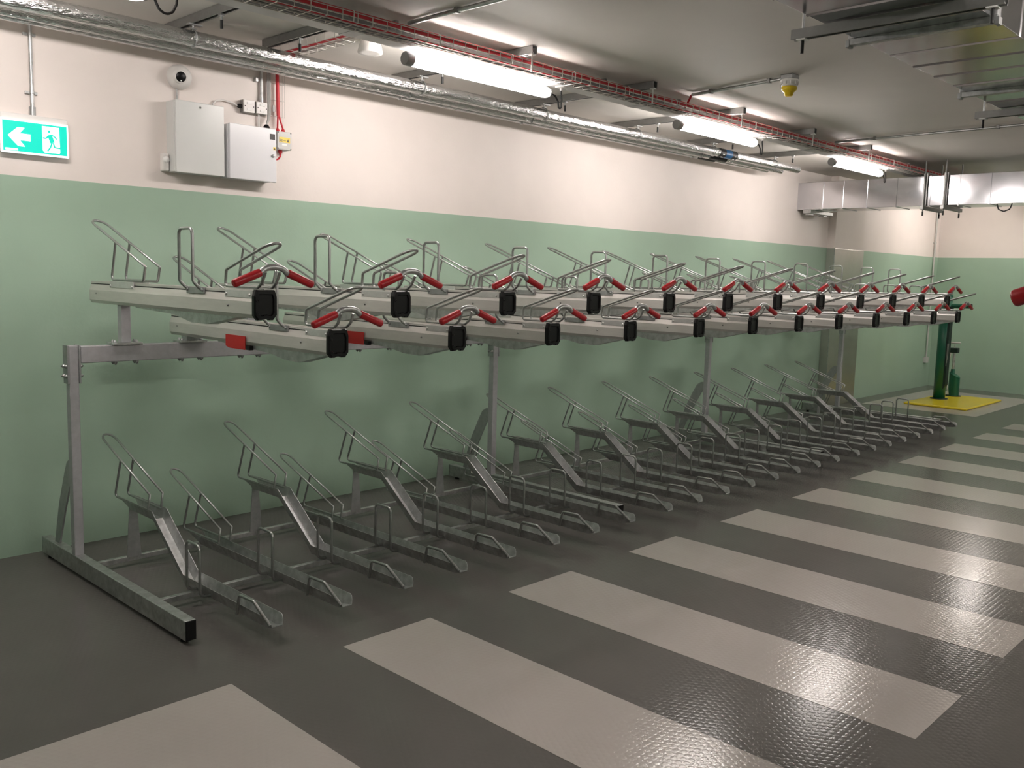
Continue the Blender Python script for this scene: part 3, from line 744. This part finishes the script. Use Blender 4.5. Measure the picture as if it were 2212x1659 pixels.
# horizontal cable basket beside the trunking with its cables
b = MB(); y0, y1, zb = -1.622, -1.47, 3.105
for yy, zz in ((y0, zb + .05), (y0, zb + .025), (y0, zb), (y0 + .05, zb), (y0 + .10, zb), (y1, zb), (y1, zb + .05)):
    b.cyl((XB + .02, yy, zz), (TX1, yy, zz), .0028, 5)
x = XB + .05
while x < TX1:
    b.tube([(x, y0 - .003, zb + .052), (x, y0 - .003, zb - .003), (x, y1 + .003, zb - .003), (x, y1 + .003, zb + .052)], .0028, 5)
    x += .1
tag(b.build('cable_basket', M_WIRE, None, (4, -1.55, 3.105)), 'long horizontal wire cable basket running beside the trunking', 'cable tray')
def wavy(y, z, r, xa, xb, amp, m, name, lab, st=.25):
    pts = []; x = xa
    while x < xb: pts.append((x, y + random.uniform(-amp, amp), z + random.uniform(0, amp))); x += st
    pts.append((xb, y, z))
    return tag(MB().tube(pts, r, 7).build(name, m, None, (4, y, z)), lab, 'cable', 'cables in the ceiling basket')
wavy(-1.602, 3.152, .0155, XB + .05, TX1, .003, M_REDC, 'red_cable', 'long red cable along the top edge of the ceiling basket')
wavy(-1.565, 3.115, .006, XB + .05, TX1, .006, M_REDC, 'red_cable', 'thinner red cable lying inside the ceiling basket')
wavy(-1.540, 3.117, .008, XB + .05, TX1, .010, M_CABG, 'grey_cable', 'pale grey cable snaking inside the ceiling basket', .35)
wavy(-1.512, 3.118, .009, XB + .05, TX1, .008, M_BLKC, 'black_cable', 'black cable lying in the ceiling basket beside trunking', .4)
wavy(-1.488, 3.114, .006, XB + .05, TX1, .007, M_CABG, 'grey_cable', 'thin grey cable nearest the trunking in the ceiling basket', .3)
for k, x in enumerate([2.3 + .62 * q for q in range(14)]):
    tag(MB().tube([(x, -1.626, 3.103), (x + .004, -1.626, 3.160), (x + .01, -1.605, 3.168), (x + .012, -1.588, 3.150)], .003, 5).build('cable_tie', M_STICK, None, (x, -1.62, 3.10)),
        'white cable tie looped round the red ceiling cable', 'cable tie', 'white ties on the red ceiling cable')
# basket branch over to the wall cabinets
b = MB(); z0, z1 = 3.168, 3.212
for xx, zz in ((3.20, z0), (3.20, z1), (3.27, z0), (3.345, z0), (3.345, z1)): b.cyl((xx, -1.46, zz), (xx, -.03, zz), .002, 5)
y = -1.45
while y < -.05:
    b.tube([(3.198, y, z1 + .003), (3.198, y, z0 - .002), (3.347, y, z0 - .002), (3.347, y, z1 + .003)], .002, 5); y += .1
tag(b.build('cable_basket', M_WIRE, None, (3.27, -.8, z0)), 'short wire basket branch crossing to the wall above the switch boxes', 'cable tray')
tag(MB().tube([(3.24, -1.30, 3.182), (3.25, -1.1, 3.181), (3.25, -.6, 3.181), (3.27, -.05, 3.182)], .009, 8).build('red_cable', M_REDC, None, (3.19, -.8, 3.1)), 'red cable lying in the basket branch above the switch boxes', 'cable')
tag(MB().tube([(3.31, -1.46, 3.181), (3.30, -1.1, 3.180), (3.31, -.5, 3.180), (3.32, -.05, 3.181)], .008, 8).build('grey_cable', M_CABG, None, (3.25, -.8, 3.1)), 'grey cable lying in the basket branch above the switch boxes', 'cable')
tag(MB().lathe((3.575, -.907, CH), (0, 0, -1), [(.060, 0), (.062, .01), (.070, .03), (.082, .082), (.078, .088), (.05, .085), (0, .084)], 24).build('ceiling_speaker', M_PLAS, None, (3.575, -.907, 3.16)), 'white bucket shaped speaker under the ceiling beyond the trunking', 'speaker')
# conduits on the ceiling
def conduit(x0_, y0_, x1_, y1_, clamps, lab):
    og = (x0_, y0_, 3.22)
    t = thing('ceiling_conduit', lab, 'conduit', og)
    MB().cyl((x0_, y0_, 3.232), (x1_, y1_, 3.232), .0125, 10).build('conduit_tube', M_GALV, t, og)
    for c in clamps:
        f = (c - y0_) / (y1_ - y0_); xx = x0_ + (x1_ - x0_) * f
        MB().box(xx - .018, xx + .018, c - .012, c + .012, 3.216, CH, .003).build('clamp', M_STRUT, t, og)
conduit(3.44, -1.46, 3.47, -4.9, (-1.88, -3.3), 'near ceiling conduit leaving the top edge of the photo')
conduit(6.22, -1.63, 6.10, -2.50, (-1.82, -2.36), 'ceiling conduit leading to the yellow sounder')
conduit(9.19, -1.46, 8.93, -6.0, (-1.89, -3.06), 'far ceiling conduit running toward the right edge')
tag(MB().tube([(6.255, -1.545, 3.15), (6.245, -1.575, 3.18), (6.225, -1.62, 3.228), (6.215, -1.66, 3.232)], .009, 8).build('red_cable', M_REDC, None, (6.23, -1.6, 3.15)), 'short red cable rising from basket into the sounder conduit', 'cable')
og = (6.095, -2.535, 3.25)
t = thing('alarm_sounder', 'yellow and white alarm sounder under the ceiling', 'alarm', og)
MB().box(6.045, 6.145, -2.585, -2.485, 3.215, CH, .006).build('conduit_box', M_STRUT, t, og)
MB().lathe((6.095, -2.535, 3.216), (0, 0, -1), [(.062, 0), (.064, .012), (.058, .016), (.056, .034), (.054, .048), (0, .049)], 24).build('base', M_PLAS, t, og)
MB().lathe((6.095, -2.535, 3.168), (0, 0, -1), [(.050, 0), (.056, .006), (.054, .024), (.042, .036), (.034, .042), (.030, .062), (.022, .068), (0, .069)], 24).build('sounder', M_YEL, t, og)
b = MB()
for k in range(10):
    a = k * math.pi / 5
    b.box(6.095 + .0605 * math.cos(a) - .004, 6.095 + .0605 * math.cos(a) + .004, -2.535 + .0605 * math.sin(a) - .004, -2.535 + .0605 * math.sin(a) + .004, 3.178, 3.200)
b.build('vent_rib', M_PLAS, t, og)

# ------------------------------------------------------------------ big overhead duct (right)
DY0, DY1, DZ = -4.545, -3.985, 2.85
og = (5, -4.26, DZ)
t = thing('ventilation_duct', 'large galvanised ventilation duct overhead at top right', 'duct', og)
b = MB().box(-1, 11.2, DY0, DY1, DZ, 3.20, .003)
b.build('duct_body', M_DUCT, t, og)
x = 2.6
while x < 11:
    if all(abs(x - q) > .1 for q in (3.93, 5.39, 6.9, 8.4, 9.9)):
        MB().prism([(x - .012, DZ), (x, DZ - .005), (x + .012, DZ)], 1, DY0 - .002, DY1).prism([(x - .012, DY0), (x, DY0 - .004), (x + .012, DY0)], 2, DZ - .002, 3.20).build('stiffening_fold', M_DUCT, t, og)
    x += .287
for x in (2.43, 3.93, 5.39, 6.9, 8.4, 9.9):
    b = MB().box(x - .018, x + .018, DY0 - .028, DY1 + .028, DZ - .028, DZ, .002).box(x - .018, x + .018, DY0 - .028, DY0, DZ, 3.20, .002).box(x - .018, x + .018, DY1, DY1 + .028, DZ, 3.20, .002)
    b.build('joint_flange', M_GALV, t, og)
    MB().box(x - .021, x + .021, DY0 - .036, DY0 - .018, DZ - .036, DZ - .005, .002).build('corner_bolt', M_GALVD, t, og)
    MB().box(x - .021, x + .021, DY1 + .018, DY1 + .036, DZ - .036, DZ - .005, .002).build('corner_bolt', M_GALVD, t, og)
def trapeze(x, ya, yb, z, lab, dirx=False):
    og = (x, (ya + yb) / 2, z)
    t = thing('duct_hanger', lab, 'hanger', og, 'strut hangers under the overhead duct')
    h = .0205
    sec = [(x - h, z), (x - h, z - .041), (x - .011, z - .041), (x - .011, z - .035), (x - h + .003, z - .035), (x - h + .003, z - .003),
           (x + h - .003, z - .003), (x + h - .003, z - .035), (x + .011, z - .035), (x + .011, z - .041), (x + h, z - .041), (x + h, z)]
    MB().prism(sec, 1, ya, yb).build('strut_channel', M_STRUT, t, og)
    for yy in (ya + .045, yb - .045):
        MB().cyl((x, yy, z - .05), (x, yy, CH), .0055, 8).build('threaded_rod', M_GALV, t, og)
        MB().box(x - .02, x + .02, yy - .02, yy + .02, z - .047, z - .0415).build('washer_plate', M_STICK, t, og)
        MB().cyl((x, yy, z - .10), (x, yy, z - .048), .0075, 8).build('rubber_tip', M_BLKC, t, og)
trapeze(3.62, -4.69, -3.845, DZ - .006, 'strut hanger under the near part of the overhead duct')
trapeze(6.02, -4.69, -3.845, DZ - .006, 'strut hanger under the overhead duct near the right edge of photo')
trapeze(8.4 + .3, -4.69, -3.845, DZ - .006, 'strut hanger under the far part of the overhead duct')

# ------------------------------------------------------------------ far duct across the room
FX, FZ0, FZ1 = 11.31, 2.722, 3.075
og = (FX, -3, FZ0)
t = thing('ventilation_duct', 'rectangular galvanised duct crossing the far end of the room', 'duct', og)
MB().box(FX, FX + .45, -3.94, 0, FZ0, FZ1, .004).box(FX, FX + .45, -9.0, -3.94, FZ0, 2.845, .004).build('duct_body', M_DUCT, t, og)
for y in (-.35, -.62, -.93, -1.30, -1.70, -2.03, -2.37, -2.75):
    MB().box(FX - .007, FX + .0, y - .008, y + .008, FZ0, FZ1).box(FX, FX + .45, y - .008, y + .008, FZ0 - .006, FZ0).build('standing_seam', M_DUCT, t, og)
for k, y in enumerate((-1.650, -1.885)):
    og2 = (FX, y, FZ0)
    h = thing('duct_hanger', ('left' if k == 0 else 'right') + ' strut hanger around the far duct, below the trunking end', 'hanger', og2, 'hangers of the far duct')
    for dx in (-.05, .50):
        MB().cyl((FX + dx, y, FZ0 - .085), (FX + dx, y, CH), .0085, 8).build('threaded_rod', M_STRUT, h, og2)
        MB().cyl((FX + dx, y, FZ0 - .12), (FX + dx, y, FZ0 - .07), .010, 8).build('rubber_tip', M_BLKC, h, og2)
    MB().box(FX - .028, FX - .0075, y - .024, y + .024, FZ0, FZ1 + .03, .003).build('side_strap', M_STRUT, h, og2)
    MB().box(FX - .10, FX + .55, y - .0205, y + .0205, FZ0 - .047, FZ0 - .006, .002).build('strut_channel', M_STRUT, h, og2)
og = (12.3, -.2, 2.68)
tag(MB().box(11.33, 12.0, -.19, -.08, FZ0 - .045, FZ0 + .001, .003).box(11.36, 11.45, -.17, -.10, FZ0 - .065, FZ0 - .045).box(11.75, 11.85, -.17, -.10, FZ0 - .065, FZ0 - .045).build('damper_actuator', M_GALV, None, (11.66, -.13, 2.66)), 'steel bracket under the wall end of the far duct', 'bracket')
tag(MB().tube([(11.36, -2.44, FZ0), (11.36, -2.46, 2.66), (11.36, -2.52, 2.635), (11.36, -2.58, 2.66), (11.36, -2.60, FZ0)], .007, 8, fil=.03).build('black_cable', M_BLKC, None, (11.36, -2.5, 2.65)), 'black cable loop hanging under the far duct', 'cable')
og = (16.40, 0, .45)
t = thing('wall_conduit', 'vertical conduit with a socket box in the far left corner', 'conduit', og)
MB().cyl((16.40, -.025, .50), (16.40, -.025, CH), .0135, 10).build('conduit_tube', M_GREYPL, t, og)
MB().box(16.34, 16.46, -.05, 0, .42, .52, .005).build('socket_box', M_GREYPL, t, og)
for zz in (1.15, 2.5): MB().box(16.375, 16.425, -.042, 0, zz, zz + .02, .002).build('saddle', M_GREYPL, t, og)

# ------------------------------------------------------------------ repair station
tag(MB().box(13.66, 15.30, -1.60, -.71, .0012, .034, .015).build('base_mat', M_MAT, None, (14.48, -1.15, 0)), 'yellow rectangular base plate under the green repair stand', 'mat')
og = (14.53, -.92, .034)
t = thing('repair_stand', 'dark green bicycle repair stand on the yellow base', 'repair stand', og)
b = MB(); pr = []
n = 20
pts = [(.085 * math.cos(2 * math.pi * k / n), .085 * math.sin(2 * math.pi * k / n)) for k in range(n)]
b.prism([(14.53 + a, -.92 + c) for a, c in pts], 2, .034, 1.62, True); b.build('column', M_GREEN, t, og)
MB().lathe((14.53, -.92, .034), (0, 0, 1), [(.125, 0), (.125, .010), (.0, .0105)], 22).build('base_flange', M_GREEND, t, og)
MB().prism([(-1.012, .26), (-.992, .20), (-.962, .20), (-.962, 1.46), (-1.012, 1.46)], 0, 14.47, 14.59).build('tool_recess', M_GREEND, t, og)
MB().cyl((14.53, -.93, 1.475), (14.53, -1.20, 1.475), .034, 14).cyl((14.53, -1.20, 1.475), (14.53, -1.27, 1.475), .036, 14).build('support_arm', M_GREEN, t, og)
MB().cyl((14.53, -1.262, 1.475), (14.53, -1.285, 1.475), .037, 14).build('arm_tip', M_BLACK, t, og)
MB().lathe((14.53, -.92, 1.62), (0, 0, 1), [(.088, 0), (.088, .012), (.06, .03), (0, .034)], 20).build('top_cap', M_GREEN, t, og)
b = MB()
for k in range(3): b.cyl((14.47 - .004 * k, -1.005 - .006 * k, .55 + .05 * k), (14.472, -1.004 - .007 * k, .9), .006, 6)
b.build('tool_set', M_STRUT, t, og)
og = (15.11, -.94, .034)
t = thing('tyre_pump', 'green floor mounted tyre pump behind the repair stand', 'pump', og)
pts = [(.08 * math.cos(2 * math.pi * k / n), .08 * math.sin(2 * math.pi * k / n)) for k in range(n)]
b = MB(); r0 = [(15.11 + a, -.94 + c, .034) for a, c in pts]; r1 = [(15.11 + a, -.94 + c, .375 + c * .55) for a, c in pts]
b.rings([r0, r1]); b.build('body', M_GREEN, t, og)
MB().lathe((15.11, -.94, .034), (0, 0, 1), [(.115, 0), (.115, .010), (0, .0105)], 20).build('base_flange', M_GREEND, t, og)
MB().lathe((15.11, -.905, .36), (0, 0, 1), [(.03, 0), (.03, .10), (.016, .105), (0, .106)], 14).build('collar', M_GREEN, t, og)
MB().cyl((15.11, -.905, .45), (15.11, -.905, .76), .022, 12).build('barrel', M_GALV, t, og)
MB().box(15.06, 15.16, -.965, -.84, .72, .80, .008).build('gauge_bracket', M_GREEND, t, og)
MB().cyl((15.11, -.905, .80), (15.11, -.905, .875), .008, 8).cyl((15.11, -.99, .88), (15.11, -.82, .88), .013, 8).build('handle', M_GREYPL, t, og)
MB().tube([(15.06, -.87, .72), (15.03, -.85, .5), (15.02, -.86, .25), (15.0, -.90, .06)], .008, 8, fil=.05).build('hose', M_GREYPL, t, og)

# ------------------------------------------------------------------ world, camera, view
w = bpy.data.worlds.new('world'); S.world = w; w.use_nodes = True
w.node_tree.nodes['Background'].inputs[0].default_value = (.02, .02, .02, 1)
cam = bpy.data.cameras.new('camera'); co = bpy.data.objects.new('camera', cam); COL.objects.link(co)
yaw, pit, rol = math.radians(43.8479), math.radians(-6.8593), math.radians(1.5186)
f = V((math.cos(pit) * math.cos(yaw), math.cos(pit) * math.sin(yaw), math.sin(pit)))
r = V((math.sin(yaw), -math.cos(yaw), 0)); u = r.cross(f)
rr = r * math.cos(rol) + u * math.sin(rol); uu = -r * math.sin(rol) + u * math.cos(rol)
co.matrix_world = Matrix(((rr.x, uu.x, -f.x, -.1376), (rr.y, uu.y, -f.y, -5.8243), (rr.z, uu.z, -f.z, 1.7663), (0, 0, 0, 1)))
cam.sensor_fit = 'HORIZONTAL'; cam.sensor_width = 36; cam.lens = 1960.777 * 36 / 2212
cam.clip_start = .05; cam.clip_end = 100
S.camera = co
S.view_settings.view_transform = 'Standard'; S.view_settings.look = 'None'
S.view_settings.exposure = 1.38; S.view_settings.gamma = 1; S.view_settings.use_curve_mapping = False
